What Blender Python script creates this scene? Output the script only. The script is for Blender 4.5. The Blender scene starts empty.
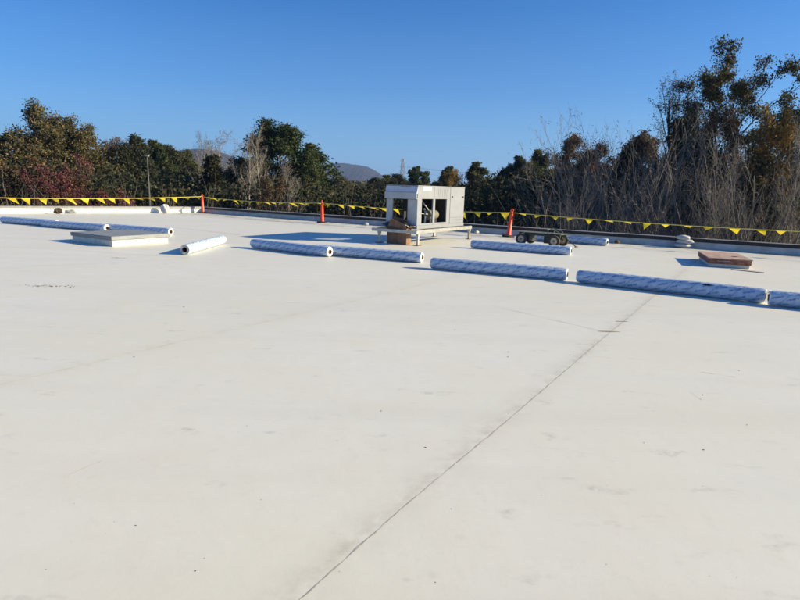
import bpy, math, random
import numpy as np
from mathutils import Vector, Matrix
R = math.radians
scn = bpy.context.scene
col = scn.collection

# ------------------------------------------------------------------ camera
F = 565.0; CAMH = 1.7
roll = math.atan(.03); pitch = math.atan(110*math.cos(roll)/F)
cf = np.array([0, math.cos(pitch), -math.sin(pitch)])
r0 = np.array([1., 0, 0]); u0 = np.cross(r0, cf)
cr = r0*math.cos(roll)+u0*math.sin(roll); cu = -r0*math.sin(roll)+u0*math.cos(roll)
cd = bpy.data.cameras.new('camera'); cam = bpy.data.objects.new('camera', cd); col.objects.link(cam)
cam.matrix_world = Matrix(((cr[0], cu[0], -cf[0], 0), (cr[1], cu[1], -cf[1], 0), (cr[2], cu[2], -cf[2], CAMH), (0, 0, 0, 1)))
cd.sensor_fit = 'HORIZONTAL'; cd.sensor_width = 36; cd.lens = F/800*36
cd.clip_start = .05; cd.clip_end = 20000
scn.camera = cam

def surf(px, py, z=0.0):
    "surveyed spot of the roof (plane z) for a photo pixel"
    d = cf*F+cr*(px-400)+cu*(300-py)
    t = (z-CAMH)/d[2]
    return Vector((d[0]*t, d[1]*t, z))
def ray(px, py, y):
    d = cf*F+cr*(px-400)+cu*(300-py); t = y/d[1]
    return Vector((d[0]*t, y, CAMH+d[2]*t))

# ------------------------------------------------------------------ light
ELEV = R(20.5); SUN = Vector((1, -.09, 0)).normalized()*math.cos(ELEV)+Vector((0, 0, math.sin(ELEV)))
w = bpy.data.worlds.new('World'); scn.world = w; w.use_nodes = True
nt = w.node_tree; nt.nodes.clear()
sky = nt.nodes.new('ShaderNodeTexSky'); sky.sky_type = 'NISHITA'; sky.sun_disc = False
sky.sun_elevation = ELEV; sky.sun_rotation = math.atan2(SUN.x, SUN.y)
sky.altitude = 300; sky.air_density = 1.0; sky.dust_density = 1.3; sky.ozone_density = 2.6
bg = nt.nodes.new('ShaderNodeBackground'); bg.inputs[1].default_value = .05
wo = nt.nodes.new('ShaderNodeOutputWorld')
tint = nt.nodes.new('ShaderNodeMix'); tint.data_type = 'RGBA'; tint.blend_type = 'MULTIPLY'; tint.inputs[0].default_value = 1
tint.inputs[7].default_value = (.265, .87, 1.56, 1)
nt.links.new(sky.outputs[0], tint.inputs[6]); 
wtc = nt.nodes.new('ShaderNodeTexCoord'); wsp = nt.nodes.new('ShaderNodeSeparateXYZ'); wrp = nt.nodes.new('ShaderNodeValToRGB'); pale = nt.nodes.new('ShaderNodeMix'); pale.data_type = 'RGBA'
nt.links.new(wtc.outputs['Generated'], wsp.inputs[0]); nt.links.new(wsp.outputs[2], wrp.inputs[0])
el = wrp.color_ramp.elements; el[0].position = 0; el[0].color = (.62, .62, .62, 1); el[1].position = .5; el[1].color = (0, 0, 0, 1)
for p_, v_ in ((.06, .46), (.16, .17), (.28, .02)): e_ = el.new(p_); e_.color = (v_, v_, v_, 1)
nt.links.new(wrp.outputs[0], pale.inputs[0]); nt.links.new(tint.outputs[2], pale.inputs[6]); pale.inputs[7].default_value = (3.9, 6.0, 8.6, 1)
nt.links.new(pale.outputs[2], bg.inputs[0]); nt.links.new(bg.outputs[0], wo.inputs[0])
ld = bpy.data.lights.new('sun', 'SUN'); ld.energy = 5.0; ld.angle = R(.5); ld.color = (1, .85, .545)
lo = bpy.data.objects.new('sun', ld); col.objects.link(lo)
lo.rotation_euler = (-SUN).to_track_quat('-Z', 'Y').to_euler()
scn.view_settings.view_transform = 'Standard'; scn.view_settings.look = 'None'
scn.view_settings.exposure = 1.05; scn.view_settings.gamma = 1

# ------------------------------------------------------------------ materials
class NT:
    def __init__(s, name, rough=.8, spec=.3, metallic=0):
        s.m = bpy.data.materials.new(name); s.m.use_nodes = True; s.t = s.m.node_tree
        s.b = s.t.nodes['Principled BSDF']
        s.b.inputs['Roughness'].default_value = rough; s.b.inputs['Metallic'].default_value = metallic
        s.b.inputs['Specular IOR Level'].default_value = spec
        s.tc = s.t.nodes.new('ShaderNodeTexCoord')
    def n(s, typ, **k):
        x = s.t.nodes.new(typ)
        for a, v in k.items(): setattr(x, a, v)
        return x
    def l(s, a, b): s.t.links.new(a, b)
    def map(s, scale=(1, 1, 1), rot=(0, 0, 0), coord='Object', loc=(0, 0, 0)):
        x = s.n('ShaderNodeMapping'); x.inputs[3].default_value = scale; x.inputs[2].default_value = rot; x.inputs[1].default_value = loc
        s.l(s.tc.outputs[coord], x.inputs[0]); return x.outputs[0]
    def noise(s, vec, scale, detail=4, rough=.55):
        x = s.n('ShaderNodeTexNoise'); x.inputs['Scale'].default_value = scale; x.inputs['Detail'].default_value = detail
        x.inputs['Roughness'].default_value = rough
        s.l(vec, x.inputs['Vector']); return x.outputs['Fac']
    def ramp(s, fac, stops, interp='LINEAR'):
        x = s.n('ShaderNodeValToRGB'); e = x.color_ramp.elements; x.color_ramp.interpolation = interp
        while len(e) > 1: e.remove(e[-1])
        e[0].position = stops[0][0]; e[0].color = c4(stops[0][1])
        for p, c in stops[1:]:
            q = e.new(p); q.color = c4(c)
        s.l(fac, x.inputs[0]); return x.outputs[0]
    def mix(s, fac, a, b, mode='MIX'):
        x = s.n('ShaderNodeMix', data_type='RGBA', blend_type=mode)
        for i, v in ((0, fac), (6, a), (7, b)):
            if hasattr(v, 'links') or isinstance(v, bpy.types.NodeSocket): s.l(v, x.inputs[i])
            else: x.inputs[i].default_value = v if i == 0 else c4(v)
        return x.outputs[2]
    def math(s, op, a, b=None):
        x = s.n('ShaderNodeMath', operation=op)
        for i, v in ((0, a), (1, b)):
            if v is None: continue
            if isinstance(v, bpy.types.NodeSocket): s.l(v, x.inputs[i])
            else: x.inputs[i].default_value = v
        return x.outputs[0]
    def color(s, c): s.l(c, s.b.inputs['Base Color']) if isinstance(c, bpy.types.NodeSocket) else setattr(s.b.inputs['Base Color'], 'default_value', c4(c)); return s
    def bump(s, h, strength=.3, dist=.01):
        x = s.n('ShaderNodeBump'); x.inputs['Strength'].default_value = strength; x.inputs['Distance'].default_value = dist
        s.l(h, x.inputs['Height']); s.l(x.outputs[0], s.b.inputs['Normal']); return s
def c4(c): return (c[0], c[1], c[2], 1) if not isinstance(c, (int, float)) else (c, c, c, 1)

def simple(name, c, rough=.7, var=.12, scale=6, spec=.3, metallic=0, bump=0, coord='Object'):
    t = NT(name, rough, spec, metallic)
    n = t.noise(t.map(coord=coord), scale, 5, .6)
    lo_ = tuple(x*(1-var*1.6) for x in c); hi = tuple(min(1, x*(1+var)) for x in c)
    t.color(t.ramp(n, [(.3, lo_), (.7, hi)]))
    if bump: t.bump(n, bump, .01)
    return t.m

def roof_mat():
    t = NT('white_membrane', .55, .35)
    g = t.map(rot=(0, 0, -R(57.6)))
    o = t.map()
    big = t.noise(g, .22, 5, .6); mid = t.noise(o, 1.1, 6, .65); fine = t.noise(o, 9, 5, .7); grit = t.noise(o, 70, 3, .7)
    streak = t.noise(t.map(scale=(.12, 1.3, 1), rot=(0, 0, -R(57.6))), 1.0, 6, .6)
    base = t.ramp(big, [(.3, (.655, .64, .58)), (.55, (.69, .675, .62)), (.75, (.71, .695, .65))])
    base = t.mix(t.ramp(mid, [(.40, 0), (.68, .45)]), base, (.60, .57, .50))
    base = t.mix(t.ramp(streak, [(.48, 0), (.70, .35)]), base, (.56, .54, .49))
    base = t.mix(t.ramp(fine, [(.55, 0), (.80, .35)]), base, (.50, .48, .44))
    wide = t.noise(t.map(loc=(7, 3, 0)), .35, 3, .5)
    base = t.mix(t.ramp(wide, [(.42, 0), (.62, .55)]), base, (.655, .635, .545))
    # smudges: sparse grey marks
    sm = t.noise(t.map(scale=(1, 2.2, 1), rot=(0, 0, .6)), 2.3, 3, .5)
    sm2 = t.noise(o, 14, 4, .7)
    sf = t.math('MULTIPLY', t.ramp(sm, [(.62, 0), (.74, 1)]), t.ramp(sm2, [(.42, 0), (.66, .55)]))
    base = t.mix(sf, base, (.30, .29, .275))
    sp = t.n('ShaderNodeTexVoronoi'); sp.inputs['Scale'].default_value = 2.6; t.l(o, sp.inputs[0])
    spk = t.ramp(sp.outputs['Distance'], [(.0, .5), (.010, .35), (.018, 0)])
    spk = t.math('MULTIPLY', spk, t.ramp(t.noise(o, 1.7, 2), [(.54, 0), (.60, 1)]))
    base = t.mix(spk, base, (.12, .11, .10))
    # dirt washed along the laps (u = distance across the sheets)
    sx = t.n('ShaderNodeSeparateXYZ'); t.l(g, sx.inputs[0])
    v = sx.outputs[1]
    for off, amt, wd in ((1.5, .50, .07), (5.22, .2, .12)):
        d = t.math('ABSOLUTE', t.math('SUBTRACT', t.math('ADD', v, 0), off))
        k = t.math('MULTIPLY', t.ramp(d, [(0, amt), (wd, amt*.35), (wd*3, 0)]), t.ramp(t.noise(o, 5, 6, .75), [(.38, 0), (.68, 1)]))
        base = t.mix(k, base, (.33, .30, .25))
    # brown washed silt near the far parapet (along-sheet distance)
    k = t.math('MULTIPLY', t.ramp(t.math('MULTIPLY', sx.outputs[0], .04), [(.76, 0), (.86, .5), (.92, .7)]),
               t.ramp(t.noise(t.map(scale=(1.8, .5, 1), rot=(0, 0, -R(57.6))), 1.0, 6, .7), [(.40, 0), (.60, .9)]))
    base = t.mix(k, base, (.26, .205, .155))
    t.color(base)
    h = t.math('ADD', t.math('MULTIPLY', mid, 1.0), t.math('MULTIPLY', grit, .03))
    t.bump(h, .25, .015)
    rr = t.ramp(mid, [(.3, .42), (.7, .62)]); t.l(rr, t.b.inputs['Roughness'])
    return t.m
M = {}
M['roof'] = roof_mat()
t = NT('seam_dirt', .8); o = t.map()
t.color(t.ramp(t.noise(o, 9, 6, .75), [(.36, (.60, .57, .52)), (.50, (.42, .39, .33)), (.70, (.23, .205, .17))])); M['seam'] = t.m
M['stain'] = simple('brown_lap_stain', (.30, .25, .18), .9, .4, 14)
t = NT('seam_faint', .8); o = t.map()
t.color(t.ramp(t.noise(o, 2.5, 6, .75), [(.42, (.65, .63, .585)), (.62, (.52, .50, .45)), (.78, (.38, .35, .31))])); M['seam_faint'] = t.m
M['white_wall'] = simple('white_parapet_membrane', (.78, .76, .71), .6, .06, 3)
M['coping_grey'] = simple('grey_coping_metal', (.30, .29, .28), .45, .12, 5, metallic=.4)
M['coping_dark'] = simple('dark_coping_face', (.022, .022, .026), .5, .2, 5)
M['coping_top'] = simple('coping_sunlit_top', (.46, .42, .39), .35, .12, 5, metallic=.5)  # lighter than the black face: grazing sun and sky painted into the top
M['shaded_wall'] = simple('shaded_parapet_membrane', (.52, .52, .50), .6, .15, 3)  # darker version of the white membrane, shade of this wall put into its colour
M['brick'] = simple('outer_wall', (.35, .27, .21), .8, .12, 3)

def wrap_mat():
    t = NT('printed_roll_wrapper', .32, .5)
    uv = t.map(coord='UV')                      # u = metres along, v = metres round
    s = t.n('ShaderNodeSeparateXYZ'); t.l(uv, s.inputs[0])
    u, v = s.outputs[0], s.outputs[1]
    n1 = t.noise(t.map(coord='UV', scale=(1, 1, 1)), 14, 5, .7)
    base = t.ramp(n1, [(.3, (.38, .48, .62)), (.55, (.54, .62, .72)), (.8, (.66, .72, .77))])
    # helical bands
    h = t.math('ADD', t.math('MULTIPLY', u, 2.9), t.math('MULTIPLY', v, 2.5))
    fr = t.math('FRACT', h)
    band = t.ramp(fr, [(0, 0), (.04, 1), (.07, 1), (.11, 0)])
    base = t.mix(t.math('MULTIPLY', band, .55), base, (.10, .20, .47))
    # rows of printed strokes
    vv = t.math('MULTIPLY', t.math('ADD', v, t.math('MULTIPLY', u, .30)), 13)
    row = t.math('FRACT', vv); idx = t.math('FLOOR', vv)
    dash = t.math('FRACT', t.math('ADD', t.math('MULTIPLY', u, 3.1), t.math('MULTIPLY', idx, .37)))
    pr = t.math('MULTIPLY', t.ramp(row, [(.24, 0), (.32, 1), (.66, 1), (.74, 0)]), t.ramp(dash, [(.08, 0), (.12, 1), (.60, 1), (.64, 0)]))
    stroke = t.noise(t.map(coord='UV', scale=(40, 10, 1)), 1, 3, .6)
    pr = t.math('MULTIPLY', pr, t.ramp(stroke, [(.38, .15), (.56, .9)]))
    base = t.mix(pr, base, (.10, .19, .43))
    t.color(base)
    cr_ = t.noise(t.map(coord='UV', scale=(7, 16, 1), rot=(0, 0, .4)), 1.5, 5, .7)
    t.bump(t.math('ADD', cr_, t.math('MULTIPLY', t.noise(t.map(coord='UV', scale=(3, 60, 1)), 1, 3, .6), .5)), .8, .012)
    return t.m
M['wrap'] = wrap_mat()
M['memb_end'] = simple('roll_end_membrane', (.80, .80, .79), .6, .08, 20)
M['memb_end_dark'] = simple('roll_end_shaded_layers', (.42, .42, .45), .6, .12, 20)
M['core'] = simple('cardboard_core', (.26, .15, .09), .9, .15, 20)
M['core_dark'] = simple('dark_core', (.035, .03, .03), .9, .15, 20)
M['orange'] = simple('orange_plastic', (.72, .07, .025), .45, .12, 8, spec=.5)
M['rubber'] = simple('black_rubber', (.03, .03, .03), .8, .2, 10)
M['yellow'] = simple('yellow_pennant', (.80, .60, .03), .5, .08, 4)
t = NT('yellow_pennant', .5); t.color(t.ramp(t.noise(t.map(), 3, 3), [(.3, (.80, .60, .02)), (.7, (.90, .74, .08))]))
tr = t.n('ShaderNodeBsdfTranslucent'); tr.inputs[0].default_value = (.85, .66, .04, 1); ms = t.n('ShaderNodeMixShader'); ms.inputs[0].default_value = .4
t.l(t.b.outputs[0], ms.inputs[1]); t.l(tr.outputs[0], ms.inputs[2]); t.l(ms.outputs[0], t.t.nodes['Material Output'].inputs[0]); M['yellow'] = t.m
M['rope'] = simple('yellow_rope', (.74, .62, .14), .8, .12, 20)
M['panel'] = simple('white_panel_metal', (.238, .252, .280), .5, .06, 3, spec=.5)
M['panel2'] = simple('shade_lifted_panel_metal', (.42, .43, .44), .42, .10, 3, spec=.5)  # lighter than panel, to brighten the shaded end of the unit by colour
M['hoodm'] = simple('pale_hood_metal', (.55, .56, .60), .38, .10, 5, spec=.6)
M['galv'] = simple('galvanised_steel', (.48, .46, .42), .45, .16, 8, metallic=.3)
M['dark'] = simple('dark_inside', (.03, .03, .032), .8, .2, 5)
M['cream'] = simple('cream_drum', (.20, .18, .13), .5, .1, 5)
M['label'] = simple('white_sticker', (.70, .70, .69), .5, .03, 5)
M['seamline'] = simple('panel_joint', (.10, .10, .10), .6, .1, 5)
M['rust'] = simple('rusty_plate', (.23, .10, .06), .8, .3, 8)
M['red'] = simple('faded_red_sticker', (.50, .33, .31), .6, .2, 8)
t = NT('cardboard', .9); t.color(t.ramp(t.noise(t.map(), 7, 5), [(.3, (.15, .085, .055)), (.7, (.25, .15, .10))])); M['card'] = t.m
M['card_in'] = simple('cardboard_inside', (.20, .12, .08), .9, .15, 8)
M['bag'] = simple('black_plastic', (.02, .02, .022), .3, .3, 8, spec=.6)
t = NT('weathered_red_brown_lid', .8); t.color(t.ramp(t.noise(t.map(scale=(1, .5, 1)), 5, 6, .7), [(.3, (.25, .15, .12)), (.5, (.40, .27, .22)), (.72, (.52, .40, .34))])); t.bump(t.noise(t.map(), 20, 4), .4, .01); M['lid'] = t.m
t = NT('red_brown_rim', .8); t.color(t.ramp(t.noise(t.map(), 9, 6, .7), [(.3, (.09, .04, .03)), (.55, (.30, .12, .08)), (.75, (.42, .24, .18))])); M['rim'] = t.m
M['curb'] = simple('white_curb', (.60, .59, .54), .6, .14, 8)
M['rail'] = simple('painted_rail', (.30, .30, .29), .55, .2, 8)
M['rib'] = simple('panel_rib_paint', (.195, .20, .21), .5, .1, 8)
M['lidgrey'] = simple('grey_hatch_lid', (.23, .245, .26), .55, .10, 4)
M['lidside'] = simple('dark_hatch_edge', (.26, .27, .28), .6, .15, 6)
M['cartm'] = simple('dark_green_black_steel', (.035, .045, .04), .5, .3, 12)
M['cartrail'] = simple('dull_green_steel', (.16, .17, .14), .6, .25, 10)
M['wrim'] = simple('dusty_tan_rim', (.50, .44, .34), .6, .2, 12)
M['tyre'] = simple('worn_tyre', (.06, .055, .05), .9, .25, 12)
M['whitesack'] = simple('white_sack', (.46, .46, .47), .7, .1, 8)
M['darkdeb'] = simple('dark_debris', (.08, .06, .045), .9, .4, 12)
M['stripm'] = simple('grey_strip_surface', (.36, .34, .33), .7, .15, 8)
M['polem'] = simple('grey_pole', (.11, .115, .11), .5, .1, 4)
M['lampm'] = simple('pale_lamp_head', (.30, .31, .30), .4, .05, 4)
M['pylon'] = simple('pylon_steel', (.33, .35, .38), .6, .1, .2)
M['wire'] = simple('wire', (.10, .10, .11), .6, .1, .2)
M['pale_render'] = simple('pale_render', (.55, .55, .50), .8, .1, .5)
M['windark'] = simple('dark_glass', (.03, .035, .04), .2, .1, .5)

def bark(name, a, b):
    t = NT(name, .9, .15); t.color(t.ramp(t.noise(t.map(scale=(1, 1, .25)), 5, 5, .7), [(.3, a), (.7, b)])); return t.m
M['bark_pale'] = bark('pale_bark', (.20, .18, .155), (.34, .31, .27))
M['bark_grey'] = bark('grey_bark', (.09, .078, .066), (.19, .165, .145))
M['bark_dark'] = bark('dark_bark', (.035, .028, .022), (.075, .06, .05))
M['bark_fan'] = bark('fan_bark', (.16, .14, .12), (.33, .29, .25))
def foliage(name, cols, clump=.5):
    t = NT(name, .75, .25)
    g = t.n('ShaderNodeNewGeometry')
    c = t.ramp(g.outputs['Random Per Island'], cols)
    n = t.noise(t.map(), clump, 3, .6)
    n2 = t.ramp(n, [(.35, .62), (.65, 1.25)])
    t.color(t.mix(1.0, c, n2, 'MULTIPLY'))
    m = t.n('ShaderNodeBsdfTranslucent'); t.l(t.b.inputs['Base Color'].links[0].from_socket, m.inputs[0])
    ms = t.n('ShaderNodeMixShader'); ms.inputs[0].default_value = .22
    out = t.t.nodes['Material Output']; t.l(t.b.outputs[0], ms.inputs[1]); t.l(m.outputs[0], ms.inputs[2]); t.l(ms.outputs[0], out.inputs[0])
    return t.m
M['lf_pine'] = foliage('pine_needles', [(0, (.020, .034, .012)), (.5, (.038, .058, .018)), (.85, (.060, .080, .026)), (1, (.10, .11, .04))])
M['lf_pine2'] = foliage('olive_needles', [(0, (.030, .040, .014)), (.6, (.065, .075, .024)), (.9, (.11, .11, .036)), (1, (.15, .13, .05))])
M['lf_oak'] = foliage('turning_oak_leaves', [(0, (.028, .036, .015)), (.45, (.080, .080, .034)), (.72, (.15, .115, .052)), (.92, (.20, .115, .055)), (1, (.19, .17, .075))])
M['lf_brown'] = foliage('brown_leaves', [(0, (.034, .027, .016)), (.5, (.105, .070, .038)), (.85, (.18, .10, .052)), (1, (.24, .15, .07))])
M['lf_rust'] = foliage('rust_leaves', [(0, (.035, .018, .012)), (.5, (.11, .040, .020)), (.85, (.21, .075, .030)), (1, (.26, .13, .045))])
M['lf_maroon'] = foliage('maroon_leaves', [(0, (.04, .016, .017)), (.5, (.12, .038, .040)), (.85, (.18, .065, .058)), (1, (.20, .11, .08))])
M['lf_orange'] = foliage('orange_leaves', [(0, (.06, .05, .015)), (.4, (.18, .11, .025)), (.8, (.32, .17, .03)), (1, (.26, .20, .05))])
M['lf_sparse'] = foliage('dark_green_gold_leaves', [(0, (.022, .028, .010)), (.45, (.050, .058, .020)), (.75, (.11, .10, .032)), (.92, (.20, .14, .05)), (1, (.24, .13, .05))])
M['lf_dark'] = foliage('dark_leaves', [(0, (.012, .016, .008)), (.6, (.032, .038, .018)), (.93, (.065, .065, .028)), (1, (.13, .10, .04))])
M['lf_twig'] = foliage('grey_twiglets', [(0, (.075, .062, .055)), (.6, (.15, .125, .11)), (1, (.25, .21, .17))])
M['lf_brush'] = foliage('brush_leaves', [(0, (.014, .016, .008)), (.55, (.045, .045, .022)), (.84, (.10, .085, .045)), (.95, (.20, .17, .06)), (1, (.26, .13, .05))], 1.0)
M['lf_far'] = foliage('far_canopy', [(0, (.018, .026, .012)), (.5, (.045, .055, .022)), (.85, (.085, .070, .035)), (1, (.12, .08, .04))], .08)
t = NT('forest_floor', .95, .1); t.color(t.ramp(t.noise(t.map(), .05, 8, .7), [(.35, (.045, .05, .025)), (.55, (.10, .085, .05)), (.7, (.14, .12, .07))])); M['ground'] = t.m
t = NT('wooded_hill', .95, .05)
vo = t.n('ShaderNodeTexVoronoi'); vo.inputs['Scale'].default_value = .05; t.l(t.map(), vo.inputs[0])
c = t.ramp(t.noise(t.map(), .03, 8, .8), [(.38, (.012, .020, .012)), (.5, (.040, .032, .026)), (.62, (.075, .050, .042))])
t.color(t.mix(.5, c, t.ramp(vo.outputs['Color'], [(.2, .5), (.8, 1.0)]), 'MULTIPLY')); t.bump(vo.outputs['Distance'], .5, 4); M['hill'] = t.m

# ------------------------------------------------------------------ mesh helpers
class MB:
    def __init__(s): s.v = []; s.f = []; s.uv = {}
    def add(s, vs, fs, M4=None):
        o = len(s.v)
        for p in vs:
            p = Vector(p); s.v.append(tuple(M4 @ p) if M4 is not None else tuple(p))
        s.f += [tuple(i+o for i in f) for f in fs]; return s
    def box(s, a, b, M4=None):
        x0, y0, z0 = a; x1, y1, z1 = b
        return s.add([(x0, y0, z0), (x1, y0, z0), (x1, y1, z0), (x0, y1, z0), (x0, y0, z1), (x1, y0, z1), (x1, y1, z1), (x0, y1, z1)],
                     [(0, 3, 2, 1), (4, 5, 6, 7), (0, 1, 5, 4), (1, 2, 6, 5), (2, 3, 7, 6), (3, 0, 4, 7)], M4)
    def prism(s, pts, z0, z1):
        n = len(pts)
        return s.add([(p[0], p[1], z0) for p in pts]+[(p[0], p[1], z1) for p in pts],
                     [tuple(reversed(range(n))), tuple(range(n, 2*n))]+[(i, (i+1) % n, n+(i+1) % n, n+i) for i in range(n)])
    def lathe(s, prof, n=20, M4=None, cap=True):
        vs = []; fs = []
        for r, z in prof:
            for k in range(n): a = 2*math.pi*k/n; vs.append((r*math.cos(a), r*math.sin(a), z))
        for i in range(len(prof)-1):
            for k in range(n): q = (k+1) % n; fs.append((i*n+k, i*n+q, (i+1)*n+q, (i+1)*n+k))
        if cap:
            if prof[0][0] > 1e-5: fs.append(tuple(reversed(range(n))))
            if prof[-1][0] > 1e-5: fs.append(tuple((len(prof)-1)*n+k for k in range(n)))
        return s.add(vs, fs, M4)
    def tube(s, pts, r, n=8):
        pts = [Vector(p) for p in pts]; rs = r if isinstance(r, (list, tuple)) else [r]*len(pts)
        vs = []; fs = []; up = Vector((0, 0, 1))
        for i, p in enumerate(pts):
            d = (pts[min(i+1, len(pts)-1)]-pts[max(i-1, 0)]).normalized()
            a = d.cross(up if abs(d.z) < .95 else Vector((1, 0, 0))).normalized(); b = d.cross(a)
            for k in range(n): t_ = 2*math.pi*k/n; vs.append(p+(a*math.cos(t_)+b*math.sin(t_))*rs[i])
        for i in range(len(pts)-1):
            for k in range(n): q = (k+1) % n; fs.append((i*n+k, i*n+q, (i+1)*n+q, (i+1)*n+k))
        fs.append(tuple(reversed(range(n)))); fs.append(tuple((len(pts)-1)*n+k for k in range(n)))
        return s.add(vs, fs)
    def build(s, name, mat, parent=None, smooth=False, bevel=0):
        me = bpy.data.meshes.new(name); me.from_pydata(s.v, [], s.f); me.materials.append(mat)
        import bmesh
        bm = bmesh.new(); bm.from_mesh(me); bmesh.ops.recalc_face_normals(bm, faces=bm.faces)
        if bevel: bmesh.ops.bevel(bm, geom=list(bm.edges), offset=bevel, segments=2, affect='EDGES', clamp_overlap=True)
        bm.to_mesh(me); bm.free()
        if smooth:
            me.polygons.foreach_set('use_smooth', [True]*len(me.polygons))
            try: me.set_sharp_from_angle(angle=R(38))
            except Exception: pass
        o = bpy.data.objects.new(name, me); col.objects.link(o)
        if parent is not None: o.parent = parent
        return o
def tag(o, label=None, cat=None, group=None, kind=None):
    for k, v in (('label', label), ('category', cat), ('group', group), ('kind', kind)):
        if v: o[k] = v
    return o
def empty(name, loc, rz=0, label=None, cat=None, group=None):
    o = bpy.data.objects.new(name, None); col.objects.link(o); o.location = loc; o.rotation_euler = (0, 0, rz)
    o.empty_display_size = .2
    return tag(o, label, cat, group)
def copy_tree(o, parent=None):
    c = o.copy(); col.objects.link(c); c.parent = parent
    for ch in list(o.children): copy_tree(ch, c)
    return c
def raw_mesh(name, V, Q, mat, parent=None, smooth=False):
    me = bpy.data.meshes.new(name); V = np.asarray(V, dtype=np.float32); Q = np.asarray(Q, dtype=np.int32); k = Q.shape[1]
    me.vertices.add(len(V)); me.vertices.foreach_set('co', V.ravel())
    me.loops.add(Q.size); me.loops.foreach_set('vertex_index', Q.ravel())
    me.polygons.add(len(Q)); me.polygons.foreach_set('loop_start', np.arange(0, Q.size, k, dtype=np.int32))
    if smooth: me.polygons.foreach_set('use_smooth', np.ones(len(Q), dtype=bool))
    me.update(calc_edges=True); me.materials.append(mat)
    o = bpy.data.objects.new(name, me); col.objects.link(o)
    if parent is not None: o.parent = parent
    return o

# building axes
A1 = R(57.6)
D1 = Vector((math.cos(A1), math.sin(A1), 0)); D2 = Vector((math.sin(A1), -math.cos(A1), 0))

# ------------------------------------------------------------------ roof deck and parapets
CORN = Vector((-12.05, 34.5, 0))
PR = Vector((math.cos(R(-33.2)), math.sin(R(-33.2)), 0))       # right-hand parapet direction
PL = Vector((-math.cos(R(41)), -math.sin(R(41)), 0))           # left-hand parapet direction (towards viewer)
Rend = CORN+PR*50; Lend = CORN+PL*40
poly = [CORN, Rend, Vector((24, -22, 0)), Vector((-42, -22, 0)), Lend]
deck = MB().prism([(p.x, p.y) for p in poly], -.4, 0).build('roof_deck', M['roof']); tag(deck, kind='structure')

def ribbon(name, pts, wid, z, mat, jit=.2, step=.12, seed=1):
    rng = random.Random(seed); L = []; 
    for a, b in zip(pts, pts[1:]):
        n = max(2, int((b-a).length/step))
        L += [a.lerp(b, i/n) for i in range(n)]
    L.append(pts[-1]); v = []; f = []
    for i, p in enumerate(L):
        d = (L[min(i+1, len(L)-1)]-L[max(i-1, 0)]).normalized(); nrm = Vector((-d.y, d.x, 0))
        ww = wid*(1+rng.uniform(-jit, jit)*2); off = rng.uniform(-1, 1)*wid*jit
        v += [tuple(p+nrm*(off+ww/2)+Vector((0, 0, z))), tuple(p+nrm*(off-ww/2)+Vector((0, 0, z)))]
    f = [(2*i, 2*i+1, 2*i+3, 2*i+2) for i in range(len(L)-1)]
    o = MB().add(v, f).build(name, mat, deck); return o
def gp(*pts): return [surf(x, y) for x, y in pts]
s1 = [Vector((-.38, 2.08, 0))-D1*2.5]+gp((300, 600), (400, 510), (500, 427), (607, 335), (652, 298))
s1.append(s1[-1]+D1*2.2)
ribbon('seam', s1, .0065, .0014, M['seam'], .45, .05, 1)
ribbon('seam', [s1[-1]+D1*.0, s1[-1]+D1*12.5], .012, .0014, M['seam_faint'], .2, .2, 2)
s2 = gp((0, 385), (200, 337), (380, 295)); ribbon('seam', [s2[0]-D1*3]+s2+[s2[-1]+D1*12], .011, .0014, M['seam_faint'], .3, .2, 3)
ribbon('seam', gp((490, 305), (605, 332)), .006, .0014, M['seam_faint'], .3, .15, 4)
ribbon('seam', gp((0, 247), (60, 249), (112, 253), (190, 258)), .022, .0014, M['seam_faint'], .25, .2, 5)
ribbon('seam', gp((168, 226.5), (205, 231), (240, 235)), .04, .0014, M['seam'], .25, .3, 6)
ribbon('seam', gp((204, 213.5), (250, 218.5), (322, 225.5), (385, 233)), .05, .0014, M['seam_faint'], .25, .4, 7)
ribbon('seam', gp((0, 268), (120, 262)), .016, .0014, M['seam_faint'], .3, .3, 8)
# small T-joint patches on the long lap
for k, (x, y, a, b) in enumerate(((609, 331.5, .17, .025), (622, 321.5, .12, .025))):
    p = surf(x, y); v = []
    n = 14; rng = random.Random(k)
    v = [(p.x+math.cos(i/n*6.283)*a*rng.uniform(.5, 1), p.y+math.sin(i/n*6.283)*b*rng.uniform(.5, 1), .0024) for i in range(n)]
    MB().add(v, [tuple(range(n))]).build('lap_stain', M['stain'], deck)
for pts, wd in ((((65, 477), (82, 469), (101, 461)), .007), (((700, 372), (735, 377)), .006), (((690, 392), (702, 400)), .005)):
    ribbon('scuff', gp(*pts), wd, .0014, M['seam_faint'], .4, .05, int(pts[0][0]))
# scattered grit
rng = random.Random(4); g = MB()
def pebble(p, r):
    v = []; 
    for i in range(6): v.append((p.x+math.cos(i*1.047)*r*rng.uniform(.6, 1.2), p.y+math.sin(i*1.047)*r*rng.uniform(.6, 1.2), 0.001))
    v.append((p.x, p.y, r*.7)); g.add(v, [(i, (i+1) % 6, 6) for i in range(6)]+[(5, 4, 3, 2, 1, 0)])
for x, y, r in ((136, 525.5, .005), (195.5, 571, .0045), (425.5, 447.5, .008), (703.5, 450, .008), (747, 425, .006), (702.5, 395, .008), (739, 370.5, .008), (508, 357, .010), (508.5, 352, .008), (247, 426, .004), (644, 443, .005), (184, 307, .012), (134, 357, .008), (570, 355, .006), (455, 330, .008), (381, 411, .006)):
    pebble(surf(x, y), r)
for i in range(45):
    p = surf(rng.uniform(0, 800), 262+rng.random()**.7*330); pebble(p, rng.uniform(.001, .0022)*(1+(p.y/6)))
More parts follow.
